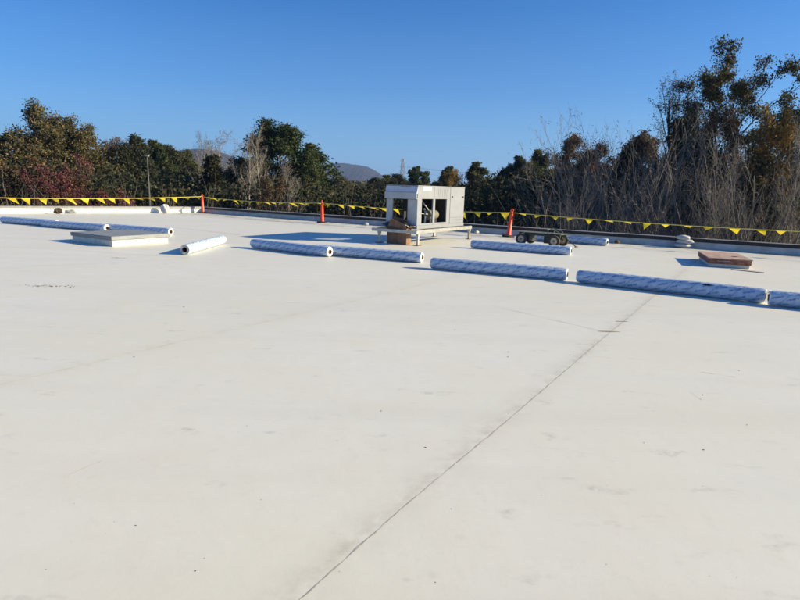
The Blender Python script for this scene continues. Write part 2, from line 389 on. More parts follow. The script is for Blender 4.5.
for i in range(60):
    p = surf(50, 286)+Vector((rng.gauss(0, .25), rng.gauss(0, .05), 0)); pebble(p, rng.uniform(.005, .014))
for i in range(40):
    p = surf(118, 258)+Vector((rng.gauss(0, .10), rng.gauss(0, .04), 0)); pebble(p, rng.uniform(.004, .012))
grit = g.build('roof_grit', M['darkdeb']); tag(grit, 'dark specks of grit scattered over the white roof membrane', 'grit', kind='stuff')
# long pale scuffs
def along(p, d, nrm, t_, s_, z): q = p+d*t_+nrm*s_; return (q.x, q.y, z)
def parapet(name, p0, d, L, nrm_out, wallmat, facemat, topmat, label, h, face):
    "wall runs from p0 along d; nrm_out points off the roof"
    o = empty(name, p0, 0, label, 'parapet'); z = Vector((0, 0, 0))
    def bx(t0, t1, s0, s1_, z0, z1):
        m = MB(); P = [along(z, d, nrm_out, t_, s_, zz) for zz in (z0, z1) for t_, s_ in ((t0, s0), (t1, s0), (t1, s1_), (t0, s1_))]
        return m.add(P, [(0, 3, 2, 1), (4, 5, 6, 7), (0, 1, 5, 4), (1, 2, 6, 5), (2, 3, 7, 6), (3, 0, 4, 7)])
    bx(0, L, .0, .25, .003, h-face).build('wall_face', wallmat, o)
    bx(0, L, .02, .24, -6.4, -.002).build('outer_wall', M['brick'], o)
    n = int(L/3)+1
    m = MB(); mt = MB()
    for i in range(n):
        t0 = i*3+.004; t1 = min(L, i*3+2.996)
        if t1 <= t0: continue
        dz = random.Random(i+7).uniform(-.004, .004)
        q = bx(t0, t1, -.03, .28, h-face, h-.012+dz); m.add(q.v, q.f)
        q = bx(t0-.002, t1+.002, -.036, .286, h-.012+dz, h+dz); mt.add(q.v, q.f)
    m.build('coping_face', facemat, o); mt.build('coping', topmat, o)
    return o
parapet('parapet_wall', CORN, PR, 50, Vector((-PR.y, PR.x, 0)), M['shaded_wall'], M['coping_dark'], M['coping_top'],
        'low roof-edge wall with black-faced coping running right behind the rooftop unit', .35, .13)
parapet('parapet_wall', CORN, PL, 40, Vector((PL.y, -PL.x, 0)), M['white_wall'], M['coping_grey'], M['coping_grey'],
        'low white roof-edge wall with grey coping at far left below the pennants', .36, .10)

# ------------------------------------------------------------------ membrane rolls
def make_roll(L, seed, pos, endstyle='white'):
    rng = random.Random(seed); rad = .127; root = empty('membrane_roll', pos)
    n = 40; m = int(L/.05); V = []; UV = []
    ph = [rng.uniform(0, 6.28) for _ in range(6)]
    for i in range(m+1):
        u = -L/2+L*i/m
        for k in range(n+1):
            a = 2*math.pi*k/n
            rr = rad+.0025*math.sin(u*5+a*2+ph[0])+.002*math.sin(u*13+a*3+ph[1])+.0015*math.sin(u*31-a*5+ph[2])+rng.uniform(-.0012, .0012)
            e = min(i, m-i)
            if e == 0: rr *= .90
            elif e == 1: rr *= .985
            if math.sin(a) < -.95: rr = min(rr, rad/abs(math.sin(a))*1.0)
            V.append((u, math.cos(a)*rr, rad+math.sin(a)*rr)); UV.append((u+seed*1.37, a*rad))
    Fq = [(i*(n+1)+k, i*(n+1)+k+1, (i+1)*(n+1)+k+1, (i+1)*(n+1)+k) for i in range(m) for k in range(n)]
    o = raw_mesh('wrapper', V, Fq, M['wrap'], root, True)
    uvl = o.data.uv_layers.new(name='UVMap'); arr = np.array(UV, dtype=np.float32)[np.array(Fq).ravel()]
    uvl.data.foreach_set('uv', arr.ravel())
    for sgn in (-1, 1):
        T = Matrix.Translation((sgn*(L/2-.004), 0, rad)) @ Matrix.Rotation(sgn*math.pi/2, 4, 'Y')
        em = M['memb_end'] if endstyle == 'white' else M['memb_end_dark']
        MB().lathe([(.116, -.02), (.118, .004), (.108, .012), (.098, .004), (.090, .010), (.078, .004), (.066, .010), (.058, .0)], 28, T, cap=False).build('membrane_end', em, root, True)
        MB().lathe([(.058, -.3), (.058, .022), (.050, .022), (.050, -.3)], 24, T, cap=False).build('core', M['core'] if endstyle == 'white' else M['core_dark'], root, True)
        MB().lathe([(.0, -.25), (.052, -.25)], 24, T, cap=False).build('core_hollow', M['core_dark'], root)
        if endstyle == 'white':       # loose film at the end
            fl = MB(); k0 = rng.uniform(0, 6.28)
            for j in range(7):
                a0 = k0+j*.16; a1 = a0+.16; r1 = .125; r2 = .085+rng.uniform(-.02, .02); x0 = sgn*(L/2-.012); x1 = sgn*(L/2+rng.uniform(.008, .035))
                fl.add([(x0, math.cos(a0)*r1, rad+math.sin(a0)*r1), (x0, math.cos(a1)*r1, rad+math.sin(a1)*r1), (x1, math.cos(a1)*r2, rad+math.sin(a1)*r2), (x1, math.cos(a0)*r2, rad+math.sin(a0)*r2)], [(0, 1, 2, 3)])
            fl.build('loose_film', M['memb_end'], root)
    return root
def place_roll(e0, e1, label, seed, style='white', L=None):
    e0 = Vector(e0); e1 = Vector(e1); d = e1-e0; L = L or d.length; c = (e0+e1)/2
    r = make_roll(L, seed, (c.x, c.y, .004), style); r.rotation_euler = (0, 0, math.atan2(d.y, d.x))
    tag(r, label, 'roll', 'wrapped rolls of roofing membrane lying on the roof'); return r
def V2(x, y): return Vector((x, y, 0))
def frm(e1, ang, L=2.95): return (e1-Vector((math.cos(R(ang)), math.sin(R(ang)), 0))*L, e1)
place_roll(*frm(V2(-12.65, 20.80), -21.5), 'blue printed roll at far left, cut off by the frame edge', 1)
place_roll(V2(-13.05, 20.66), V2(-10.11, 19.42), 'blue roll whose white end shows just above the left corner of the low grey hatch', 2)
place_roll(*frm(V2(-7.58, 18.58), -23), 'blue roll lying directly behind the low grey and white hatch', 3)
place_roll(V2(-5.23, 13.6), V2(-5.23, 16.5), 'sunlit white roll set crosswise, hollow end facing the viewer beside the grey hatch', 4, 'grey')
place_roll(V2(-4.12, 15.68), V2(-1.79, 14.09), 'blue roll in the shadow of the rooftop unit, brown core showing at its right end', 5)
place_roll(*frm(V2(.5, 13.5), -22.5), 'blue roll just in front of the rooftop unit and cardboard box', 6)
place_roll(V2(.69, 12.5), V2(3.35, 11.3), 'blue roll in the nearest row, crossing right of the cardboard box', 7)
r8 = place_roll(V2(3.52, 11.13), V2(6.15, 9.4), 'blue roll in the nearest row with a torn dark slit near its right end', 8)
place_roll(V2(6.12, 9.24), V2(8.72, 7.85), 'blue roll at the right edge of the photo, mostly out of frame', 9)
place_roll(V2(2.17, 17.5), V2(4.86, 16.21), 'blue roll lying right in front of the wheeled cart', 10)
place_roll(*frm(V2(7.15, 19.72), -37), 'blue roll behind the wheeled cart close to the far edge wall', 11)
# the torn slit in r8
L8 = (V2(6.15, 9.4)-V2(3.52, 11.13)).length
MB().add([(L8/2-.98, -.085, .127+.099), (L8/2-.90, -.100, .127+.083), (L8/2-.78, -.092, .127+.092), (L8/2-.84, -.070, .127+.110)], [(0, 1, 2, 3)]).build('torn_slit', M['bag'], r8)

# ------------------------------------------------------------------ delineators and pennants
def make_delin():
    o = empty('delineator_post', (0, 0, 0))
    MB().lathe([(.0, .075), (.105, .075), (.100, .12), (.088, .14), (.084, .38), (.078, .39), (.074, .62), (.070, .63), (.064, .86), (.070, .87), (.070, .90), (.052, .92), (.036, .96), (.034, 1.00)], 20).build('post', M['orange'], o, True)
    MB().tube([(math.cos(a_)*.055, 0, 1.04+math.sin(a_)*.055) for a_ in np.linspace(-1.57, 4.7, 14)], .014, 8).build('loop_handle', M['orange'], o, True)
    s_ = MB(); n = 8; s_.lathe([(.25, 0), (.26, .02), (.25, .05), (.20, .065), (.12, .075), (.10, .085)], 8).build('base', M['rubber'], o, True)
    return o
dp = [Vector((-11.9, 34.0, 0)), Vector((-3.94, 27.95, 0)), Vector((4.22, 22.5, 0))]
dl = ['orange delineator post at the far corner of the roof', 'orange delineator post between the far corner and the rooftop unit', 'leaning orange delineator post right of the rooftop unit']
proto = make_delin()
for i in range(3):
    o = proto if i == 0 else copy_tree(proto)
    o.location = dp[i]+Vector((0, 0, .004)); o.rotation_euler = (0, R(5) if i == 2 else R(-1), i*1.0+.5)
    if i == 2: o.rotation_euler = (0, R(4.5), 0)
    tag(o, dl[i], 'delineator', 'orange delineators carrying the pennant line')
ro = empty('pennant_line', (0, 0, 0), 0, 'yellow pennant line strung between the orange delineator posts', 'pennant line')
anchors = [Vector((-25.5, 23.6, .95)), dp[0]+Vector((0, 0, .97)), dp[1]+Vector((0, 0, .97)), dp[2]+Vector((.08, 0, .96)), Vector((17.5, 13.9, .98))]
sags = [.22, .12, .10, .16]
rng = random.Random(11); rp = []
def cat(a, b, s, t_): p = a.lerp(b, t_); p.z -= 4*s*t_*(1-t_); return p
for j in range(4):
    a, b = anchors[j], anchors[j+1]
    n = 24
    rp += [cat(a, b, sags[j], i/n) for i in range(n+(j == 3))]
MB().tube(rp, .014, 5).build('rope', M['rope'], ro)
for j in range(4):
    a, b = anchors[j], anchors[j+1]; L = (b-a).length; pitch_ = .64; n = int(L/pitch_)
    d = (b-a).normalized(); nrm = Vector((-d.y, d.x, 0)).normalized()
    for i in range(n):
        tt = (i+.6+rng.uniform(-.12, .12))/n; p = cat(a, b, sags[j], tt)
        if abs(p.x/p.y) > .78: continue
        wd = rng.uniform(.32, .42); hh = rng.uniform(.27, .37)
        if j == 0: th = rng.choice([.1, .3, .5, .9, 1.2])+rng.uniform(-.2, .2); sk = rng.uniform(.08, .38)
        elif j == 1 or j == 2: th = rng.choice([.4, .9, 1.0, 1.1, 1.25])+rng.uniform(-.1, .1); sk = rng.uniform(.0, .3)
        else: th = rng.choice([.3, .7, 1.0, 1.1, 1.2, 1.25]) + rng.uniform(-.1, .08); sk = rng.uniform(-.1, .15); wd *= .85; hh *= .75
        if j == 2 and i in (n-0, n-1): th = .3
        th *= rng.choice([-1, 1]) if j > 0 else 1
        m = MB(); vs = []; K = 6
        for q in range(K+1):
            f_ = q/K; half = wd/2*(1-f_)
            sag_ = math.sin(f_*2.5+i)*.03
            y_ = -hh*f_
            c_ = p+d*(sk*f_)+Vector((0, 0, math.cos(th)*y_))+nrm*(math.sin(th)*y_*-1+sag_)
            vs += [tuple(c_-d*half+nrm*.02*math.sin(i*3+f_*5)), tuple(c_+d*half)]
        m.add(vs, [(2*q, 2*q+1, 2*q+3, 2*q+2) for q in range(K)])
        m.build('pennant', M['yellow'], ro)

# ------------------------------------------------------------------ rooftop unit
U0 = surf(418, 246)
AU = R(58)
un = empty('rooftop_unit', U0, AU, 'white rooftop air unit with open dark bays on a low metal stand', 'air unit')
B = lambda a, b: MB().box(a, b)
SL, SW = 3.8, 1.55
def leg(x, y):
    m = MB().box((x-.035, y-.035, .012), (x+.035, y+.035, .37)); o = m.build('leg', M['galv'], un)
    MB().box((x-.11, y-.09, .004), (x+.11, y+.09, .014)).build('foot_plate', M['rust'], o)
    q = .055
    MB().box((x-.045, y-.045, .3), (x+.045, y+.045, .369)).build('leg_bracket', M['galv'], o)
for x in (.05, SL-.05):
    for y in (.05, SW-.05): leg(x, y)
B((-.05, 0, .372), (SL+.08, .10, .485)).build('side_rail', M['rail'], un, bevel=.006); B((-.05, SW-.10, .372), (SL+.08, SW, .485)).build('side_rail', M['rail'], un, bevel=.006)
for a_, b_ in (((-.16, -.03, .38), (-.052, SW+.12, .475)), ((SL-.1, .102, .38), (SL-.01, SW-.102, .475)), ((1.8, .102, .38), (1.9, SW-.102, .475))): B(a_, b_).build('cross_rail', M['galv'], un, bevel=.006)
X0, X1, Y0, Y1, Z0, Z1 = .30, 3.62, .25, 1.42, .49, 1.86
B((X0-.02, Y0-.02, Z0), (X1+.02, Y1+.02, .60)).build('base_pan', M['panel'], un, bevel=.006)
B((X0-.01, Y0-.012, Z1-.03), (X1+.01, Y1+.012, Z1)).build('top_panel', M['panel'], un, bevel=.005)
Wz0, Wz1 = .66, 1.44
# lit long side (y = Y0): bays and posts
def post(x0, x1, z0=.602, z1=Wz1, y0=Y0, y1=Y0+.05, mat='panel', nm='post'): return B((x0, y0, z0), (x1, y1, z1)).build(nm, M[mat], un, bevel=.004)
post(X0, X0+.28); post(X0+1.02, X0+1.16); post(X0+1.98, X0+2.22)
B((X0+.28, Y0+.002, .602), (X0+1.02, Y0+.05, Wz0)).build('bay_sill', M['panel'], un)
B((X0+1.16, Y0+.002, .602), (X0+1.98, Y0+.05, Wz0)).build('bay_sill', M['panel'], un)
B((X0, Y0, Wz1), (X0+1.08, Y0+.05, Z1-.032)).build('upper_panel', M['panel'], un, bevel=.004)
B((X0+1.088, Y0, Wz1), (X0+2.22, Y0+.05, Z1-.032)).build('upper_panel', M['panel'], un, bevel=.004)
dr = B((X0+2.232, Y0-.006, .604), (X1, Y0+.05, Z1-.032)).build('service_door', M['panel'], un, bevel=.004)
for x in (X0+2.36, X1-.12): B((x-.035, Y0-.03, 1.50), (x+.035, Y0-.007, 1.54)).build('handle', M['dark'], dr)
B((X0+2.222, Y0+.004, .604), (X0+2.231, Y0+.04, Z1-.034)).build('joint', M['seamline'], un)
B((X0+1.081, Y0+.004, Wz1+.004), (X0+1.087, Y0+.04, Z1-.034)).build('joint', M['seamline'], un)
B((X0+.30, Y0-.006, 1.70), (X0+.86, Y0-.001, 1.825)).build('label_plate', M['label'], un)
for z in (.72, .80): B((X0+2.26, Y0-.009, z), (X1-.04, Y0-.0065, z+.008)).build('joint', M['seamline'], un)
# ribs on the upper band
rb = MB()
for k in range(9):
    x = X0+1.25+k*.1; rb.box((x, Y0-.004, Wz1+.06), (x+.012, Y0-.0005, Z1-.08))
rb.build('rib', M['rib'], un)
# far long side, with an open bay
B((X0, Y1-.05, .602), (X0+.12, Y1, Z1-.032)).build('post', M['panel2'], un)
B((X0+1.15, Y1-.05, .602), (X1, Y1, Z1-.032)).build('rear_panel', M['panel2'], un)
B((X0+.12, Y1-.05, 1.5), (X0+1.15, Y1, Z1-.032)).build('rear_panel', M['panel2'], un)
# right end
B((X1-.04, Y0+.052, .602), (X1, Y1-.052, Z1-.032)).build('end_panel', M['panel'], un)
# inner dark bulkhead and lining
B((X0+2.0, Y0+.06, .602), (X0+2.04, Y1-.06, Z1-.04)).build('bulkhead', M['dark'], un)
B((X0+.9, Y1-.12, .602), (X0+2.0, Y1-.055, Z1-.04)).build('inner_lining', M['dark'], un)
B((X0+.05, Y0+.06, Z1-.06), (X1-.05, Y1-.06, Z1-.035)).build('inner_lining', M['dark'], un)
B((X0+.05, Y0+.06, .601), (X1-.05, Y1-.06, .615)).build('inner_floor', M['panel2'], un)
T = Matrix.Translation((X0+1.3, .62, .90)) @ Matrix.Rotation(math.pi/2, 4, 'Y')
MB().lathe([(0, 0), (.10, .0), (.15, .03), (.16, .08), (.16, .50), (.15, .56), (.10, .60), (0, .61)], 24, T).build('compressor_drum', M['cream'], un, True)
MB().box((X0+1.35, .54, .616), (X0+1.85, .70, .75)).build('drum_cradle', M['dark'], un)
MB().tube([(X0+.35, .55, .95), (X0+.7, .5, .97), (X0+1.3, .60, .92)], .02, 8).build('pipe', M['galv'], un, True)
MB().tube([(X0+.95, .5, .62), (X0+.93, .48, .85), (X0+.98, .5, 1.0), (X0+1.05, .6, 1.1)], .03, 8).build('pipe', M['panel2'], un, True)
MB().lathe([(0, 0), (.14, 0), (.16, .04), (.16, .22), (.10, .26), (0, .27)], 20, Matrix.Translation((X0+.45, .72, .616))).build('blower_motor', M['dark'], un, True)
MB().tube([(X0+.5, .9, .62), (X0+.6, .7, 1.75)], .025, 6).build('brace', M['panel2'], un)
MB().tube([(X0+.9, .95, 1.75), (X0+1.6, .7, 1.0)], .02, 6).build('brace', M['panel2'], un)
# short end (x = X0) facing left-front: hood, post, panel
xe = X0
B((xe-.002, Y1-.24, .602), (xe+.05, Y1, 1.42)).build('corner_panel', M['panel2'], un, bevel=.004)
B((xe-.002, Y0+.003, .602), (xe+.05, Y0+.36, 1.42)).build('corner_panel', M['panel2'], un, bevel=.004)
B((xe+.06, Y0+.40, .602), (xe+.5, Y0+.44, 1.42)).build('divider', M['dark'], un)
hd = MB(); hy0, hy1 = Y0-.015, Y1+.015
hd.add([(xe-.012, hy0+.005, Z1-.034), (xe-.012, hy1-.005, Z1-.034), (xe-.07, hy1-.005, 1.62), (xe-.07, hy0+.005, 1.62), (xe-.001, hy0+.02, 1.60), (xe-.001, hy1-.02, 1.60)],
       [(0, 1, 2, 3), (3, 2, 5, 4), (0, 3, 4), (1, 5, 2), (0, 4, 5, 1)])
hd.build('hood_slope', M['hoodm'], un)
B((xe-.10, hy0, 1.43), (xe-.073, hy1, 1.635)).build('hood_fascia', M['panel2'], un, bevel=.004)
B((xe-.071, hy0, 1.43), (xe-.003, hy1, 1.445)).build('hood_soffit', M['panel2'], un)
MB().add([(xe-.031, .50, 1.79), (xe-.031, .86, 1.79), (xe-.022, .86, 1.818), (xe-.022, .50, 1.818)], [(0, 1, 2, 3)]).build('faded_sticker', M['red'], un)

# cardboard box and black bag
bc = U0+Vector((math.cos(AU)*.13-math.sin(AU)*.80, math.sin(AU)*.13+math.cos(AU)*.80, 0))
cb = empty('cardboard_box', (bc.x, bc.y, .004), AU, 'open brown cardboard box with flaps raised, standing against the unit stand', 'cardboard box')
w_, d_, h_ = .37, .14, .50; th = .007
m = MB(); m.box((-d_, -w_, 0), (-d_+th, w_, h_)); m.box((d_-th, -w_, 0), (d_, w_, h_)); m.box((-d_+th, -w_, .0), (d_-th, -w_+th, h_)); m.box((-d_+th, w_-th, 0), (d_-th, w_, h_)); m.box((-d_+th, -w_+th, 0), (d_-th, w_-th, th))
m.build('carton', M['card'], cb)
fl = MB()
def flap(p0, p1, q0, q1):
    fl.add([p0, p1, q1, q0]+[tuple(Vector(p)+Vector((.006, .004, .003))) for p in (p0, p1, q1, q0)], [(0, 1, 2, 3), (4, 7, 6, 5), (0, 4, 5, 1), (1, 5, 6, 2), (2, 6, 7, 3), (3, 7, 4, 0)])
flap((-d_, -w_, h_+.002), (-d_, w_, h_+.002), (-d_-.06, -w_*.95, h_+.12), (-d_-.05, w_*.5, h_+.31))
flap((d_, -w_, h_+.002), (d_, w_, h_+.002), (d_-.05, -w_*.6, h_+.26), (d_-.02, w_*.8, h_+.36))
flap((-d_, w_, h_+.002), (d_, w_, h_+.002), (-d_*.8, w_+.12, h_+.14), (d_*.9, w_+.14, h_+.17))
flap((-d_, -w_, h_+.002), (d_, -w_, h_+.002), (-d_, -w_-.13, h_+.10), (d_*.8, -w_-.15, h_+.07))
fl.build('flap', M['card'], cb)
B((-d_-.002, -.025, .0), (-d_-.0005, -.01, h_)).build('carton_joint', M['core_dark'], cb)
def lump(name, mat, loc, sx, sy, sz, seed, parent=None, n=14, amp=.22, rz=0):
    rg = np.random.RandomState(seed); V = []; Fq = []
    ph_ = rg.uniform(0, 6.28, 8)
    for i in range(n+1):
        th_ = math.pi*i/n
        for k in range(2*n):
            a = math.pi*k/n
            r = 1+amp*(math.sin(3*a+ph_[0]+2*th_)*.5+math.sin(5*a+ph_[1]-3*th_)*.35+math.sin(9*a+4*th_+ph_[2])*.2)+rg.uniform(-.04, .04)
            st = math.sin(th_)**.7 if th_ < math.pi else 0
            V.append((st*math.cos(a)*sx*r, st*math.sin(a)*sy*r, max(0, (math.cos(th_)*.5+.5))*sz*(1+amp*.4*math.sin(2*a+ph_[3]))))
    for i in range(n):
        for k in range(2*n): q = (k+1) % (2*n); Fq.append((i*2*n+k, (i+1)*2*n+k, (i+1)*2*n+q, i*2*n+q))
    o = raw_mesh(name, V, Fq, mat, parent, True)
    o.location = loc; o.rotation_euler = (0, 0, rz); return o
c_ = U0+Vector((math.cos(AU)*.06-math.sin(AU)*.82, math.sin(AU)*.06+math.cos(AU)*.82, .49))
o = lump('plastic_bag', M['bag'], c_+Vector((.02, .10, -.02)), .15, .52, .22, 5, amp=.4, rz=AU); tag(o, 'crumpled black plastic draped over the stand rail behind the cardboard box', 'bag')

# ------------------------------------------------------------------ hatches
pa, pb = surf(71, 241.5), surf(112, 247)
ha = math.atan2((pb-pa).y, (pb-pa).x)
hl = empty('roof_hatch', pb, ha, 'low square hatch with grey lid and sunlit white side in front of the left rolls', 'roof hatch', 'roof hatches')
HL = (pb-pa).length; HW = 1.75
B((-HL+.03, .03, .004), (-.03, HW-.03, .165)).build('curb', M['curb'], hl, bevel=.008)
B((-HL, 0, .167), (0, HW, .272)).build('lid', M['lidgrey'], hl, bevel=.012)
B((-HL-.004, -.006, .235), (.004, HW+.004, .258)).build('lid_trim', M['lidside'], hl)
pc, pd = surf(707.8, 266.6), surf(746.5, 268.0)
hr = empty('roof_hatch', pc, R(-20), 'small weathered red-brown hatch on a white curb near the right edge wall', 'roof hatch', 'roof hatches')
W2 = (pd-pc).length; D_ = 1.9
B((.03, .03, .004), (W2-.03, D_-.03, .085)).build('curb', M['curb'], hr, bevel=.008)
B((0.0, 0.0, .087), (W2, D_, .205)).build('lid_rim', M['rim'], hr, bevel=.006)
B((-.02, -.02, .207), (W2+.02, D_+.02, .235)).build('lid', M['lid'], hr, bevel=.006)
MB().tube([(W2*.2, -.025, .17), (W2*.35, -.05, .165), (W2*.5, -.025, .17)], .008, 6).build('latch', M['galv'], hr)
lump('lid_dent', M['core_dark'], (W2*.72, D_*.35, .236), .08, .03, .012, 3, hr)
# thin flat grey strip beside it
q = surf(748, 271.3); st = empty('grey_strip', (q.x, q.y, .004), R(-46), 'flat grey strip lying on the roof in front of the red-brown hatch', 'strip')
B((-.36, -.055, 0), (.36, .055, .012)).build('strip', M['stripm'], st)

# ------------------------------------------------------------------ wheeled cart
ct = empty('flat_cart', (4.72, 19.10, .004), R(-38), 'dark steel flat cart on four pneumatic wheels behind the second row of rolls', 'cart')
cl_, cw = 1.17, .72
def wheel(x, y):
    T = Matrix.Translation((x, y, .2)) @ Matrix.Rotation(math.pi/2, 4, 'X')
    o = MB().lathe([(.115, -.035), (.16, -.05), (.19, -.04), (.20, 0), (.19, .04), (.16, .05), (.115, .035)], 28, T, cap=False).build('wheel', M['tyre'], ct, True)
    MB().lathe([(0, -.03), (.03, -.032), (.035, -.012), (.09, -.012), (.118, -.034), (.118, .034), (.09, .012), (.035, .012), (.03, .032), (0, .03)], 24, T).build('rim', M['wrim'], o, True)
    MB().lathe([(0, -.06), (.028, -.06), (.028, .06), (0, .06)], 12, T).build('hub', M['rust'], o, True)
for x in (-cl_/2, cl_/2):
    for y in (-cw/2, cw/2): wheel(x, y)
    MB().tube([(x, -cw/2+.05, .2), (x, cw/2-.05, .2)], .016, 8).build('axle', M['cartm'], ct)
m = MB()
for y in (-.24, .24): m.box((-.74, y-.025, .34), (.74, y+.025, .39))
for x in (-.70, -.35, 0, .35, .70): m.box((x-.025, -.27, .391), (x+.025, .27, .42))
m.build('deck_frame', M['cartm'], ct)
m = MB()
for x in (-cl_/2, cl_/2):
    for y in (-.24, .24): m.box((x-.03, y-.022, .19), (x+.03, y+.022, .338))
m.build('axle_bracket', M['cartm'], ct)
MB().box((-.78, -.29, .421), (.78, .29, .435)).build('deck', M['cartrail'], ct)
m = MB(); m.tube([(.74, 0, .37), (.95, 0, .22), (1.20, .0, .05)], .016, 8); m.tube([(1.20, -.12, .05), (1.20, .12, .05)], .014, 8)
m.build('pull_handle', M['cartm'], ct)
MB().box((-.62, -.235, .12), (-.36, .235, .337)).build('end_box', M['cartm'], ct, bevel=.01)
MB().box((.16, -.235, .10), (.34, .235, .337)).build('end_box', M['cartm'], ct, bevel=.01)
for y in (-.27, .27): MB().tube([(.30, y, .43), (.30, y, .56), (.36, y*.6, .58), (.62, y*.6, .50), (.66, y*.6, .436)], .014, 8).build('guard_bar', M['cartrail'], ct, True)
MB().tube([(-.6, -.24, .14), (.62, -.24, .14)], .012, 6).build('brake_rod', M['cartm'], ct)

# ------------------------------------------------------------------ small things along the walls
q = surf(685, 247.2)-Vector((-PR.y, PR.x, 0))*.42; bs = ('lowest white bundle of the small stack by the right edge wall', 'middle white bundle of the small stack by the right edge wall', 'top white bundle of the small stack by the right edge wall')
for k in range(3):
    o = lump('white_bundle', M['whitesack'], (q.x+[-.02, .05, -.04][k], q.y+.02, .004+k*.14), .30-.03*k, .20, .16, 20+k, amp=.14, rz=R(-33))
    tag(o, bs[k], 'bundle', 'white bundles stacked by the edge wall')
q = surf(162.5, 212.8); o = lump('white_sack', M['whitesack'], (q.x+.35, q.y-.45, .004), .24, .18, .46, 31, amp=.3); tag(o, 'pale lumpy sack standing by the far left edge wall near the corner post', 'sack')
q = surf(59, 213.2); o = lump('debris_pile', M['darkdeb'], (q.x+.25, q.y-.45, .004), .19, .13, .24, 32, amp=.55); tag(o, 'small dark debris pile against the far left white edge wall', 'debris')
q = surf(70, 212.8); o = lump('white_sack', M['whitesack'], (q.x+.3, q.y-.4, .004), .32, .14, .18, 33, amp=.25); tag(o, 'flat pale sack beside the dark debris pile at far left', 'sack')
q = surf(104.5, 212.3); o = lump('debris_pile', M['darkdeb'], (q.x+.3, q.y-.4, .004), .17, .12, .15, 34, amp=.3); tag(o, 'tiny dark scrap lying at the white edge wall above the hatch', 'debris')
q = surf(139, 212.0); o = lump('white_sack', M['whitesack'], (q.x+.3, q.y-.4, .004), .26, .14, .17, 35, amp=.25); tag(o, 'low pale sack left of the tall lumpy sack by the far wall', 'sack')
for (x, y), lb in (((275, 217.3), 'tiny white scrap by the edge wall left of the middle delineator'), ((366.5, 225.5), 'tiny white scrap by the edge wall just left of the rooftop unit'), ((476.5, 233.5), 'tiny white scrap beside the right foot of the unit stand'), ((617, 243.6), 'small dark scrap right of the roll behind the cart')):
    q = surf(x, y); o = lump('scrap', M['darkdeb'] if 'dark' in lb else M['whitesack'], (q.x, q.y, .004), .10, .08, .12, int(x), amp=.2); tag(o, lb, 'scrap')

# ------------------------------------------------------------------ land, hills, far things
GZ = -6.0
gm = MB(); n = 48
vs = [(0, 0, GZ)]; fs = []
for r_ in (60, 200, 800, 3000, 9000):
    for k in range(n): a = 2*math.pi*k/n; vs.append((r_*math.cos(a), r_*math.sin(a), GZ))
for k in range(n): fs.append((0, 1+k, 1+(k+1) % n))
for j in range(4):
    for k in range(n): q = (k+1) % n; fs.append((1+j*n+k, 1+(j+1)*n+k, 1+(j+1)*n+q, 1+j*n+q))
tag(gm.add(vs, fs).build('ground', M['ground']), kind='structure')
def hill(profile, dist, seed):
    rg = np.random.RandomState(seed); pts = [ray(x, y, dist) for x, y in profile]; xs = np.array([p.x for p in pts]); zs = np.array([p.z for p in pts])
    nx = 160; ny = 24; X = np.linspace(xs[0], xs[-1], nx); Z = np.interp(X, xs, zs)
    V = []; depth = 700
    jit = rg.uniform(-1, 1, (ny, nx))*2
    for j in range(ny):
        s_ = j/(ny-1)*2-1
        for i in range(nx):
            k = max(0, 1-abs(s_))**.8
            V.append((X[i], dist+s_*depth, GZ+(Z[i]-GZ)*k+(jit[j, i]+3*math.sin(X[i]*.02+j*.4))*min(1, k*2)*(0 if j in (0, ny-1) else 1)*(.35 if s_ == 0 else 1)))
    Q = [(j*nx+i, j*nx+i+1, (j+1)*nx+i+1, (j+1)*nx+i) for j in range(ny-1) for i in range(nx-1)]
    o = raw_mesh('hill', V, Q, M['hill'], None, True); tag(o, kind='structure')
hill([(290, 186), (306, 172), (320, 165), (331, 162.5), (338, 161.6), (345, 162), (352, 163.6), (360, 165), (368, 167), (376, 171), (383, 175.5), (392, 179), (410, 182), (440, 190)], 2600, 1)
hill([(120, 182), (150, 165), (170, 156), (190, 149.5), (203, 147.5), (214, 148.5), (224, 152), (233, 158), (243, 164), (258, 172), (285, 184)], 1900, 2)

# pylon
def pylon(base, H, label):
    o = empty('pylon', base, .5, label, 'pylon'); m = MB()
    def hw(z): t_ = z/H; return 4.2*(1-t_)**1.15+.75 if t_ < .6 else .75+4.2*(.4**1.15)*max(0, (1-t_)/.4)*.6
    lv = [H*k/9 for k in range(10)]
    C4 = ((1, 1), (1, -1), (-1, -1), (-1, 1))
    for i in range(9):
        a, b = hw(lv[i]), hw(lv[i+1])
        for k in range(4):
            c, d = C4[k], C4[(k+1) % 4]
            m.tube([(c[0]*a, c[1]*a, lv[i]), (c[0]*b, c[1]*b, lv[i+1])], .26, 4)
            m.tube([(c[0]*a, c[1]*a, lv[i]), (d[0]*b, d[1]*b, lv[i+1])], .13, 4); m.tube([(d[0]*a, d[1]*a, lv[i]), (c[0]*b, c[1]*b, lv[i+1])], .13, 4)
    m.build('lattice', M['pylon'], o)
    for z, w2 in ((H*.62, 6.5), (H*.78, 5.6), (H*.94, 4.4)):
        a = MB()
        for s_ in (-1, 1):
            for y in (-.7, .7):
                a.tube([(s_*.7, y, z), (s_*w2, 0, z+1.0)], .18, 4); a.tube([(s_*.7, y, z+2.4), (s_*w2, 0, z+1.0)], .15, 4)
        a.build('crossarm', M['pylon'], o)
    return o
pb_ = ray(402, 190, 640); Hp = ray(402, 158.5, 640).z-GZ
pylon((pb_.x, 640, GZ), Hp, 'distant lattice power pylon above the treeline left of centre')
wr = empty('power_line', (pb_.x, 640, 0), 0, 'thin power lines sagging right from the distant pylon', 'power line')
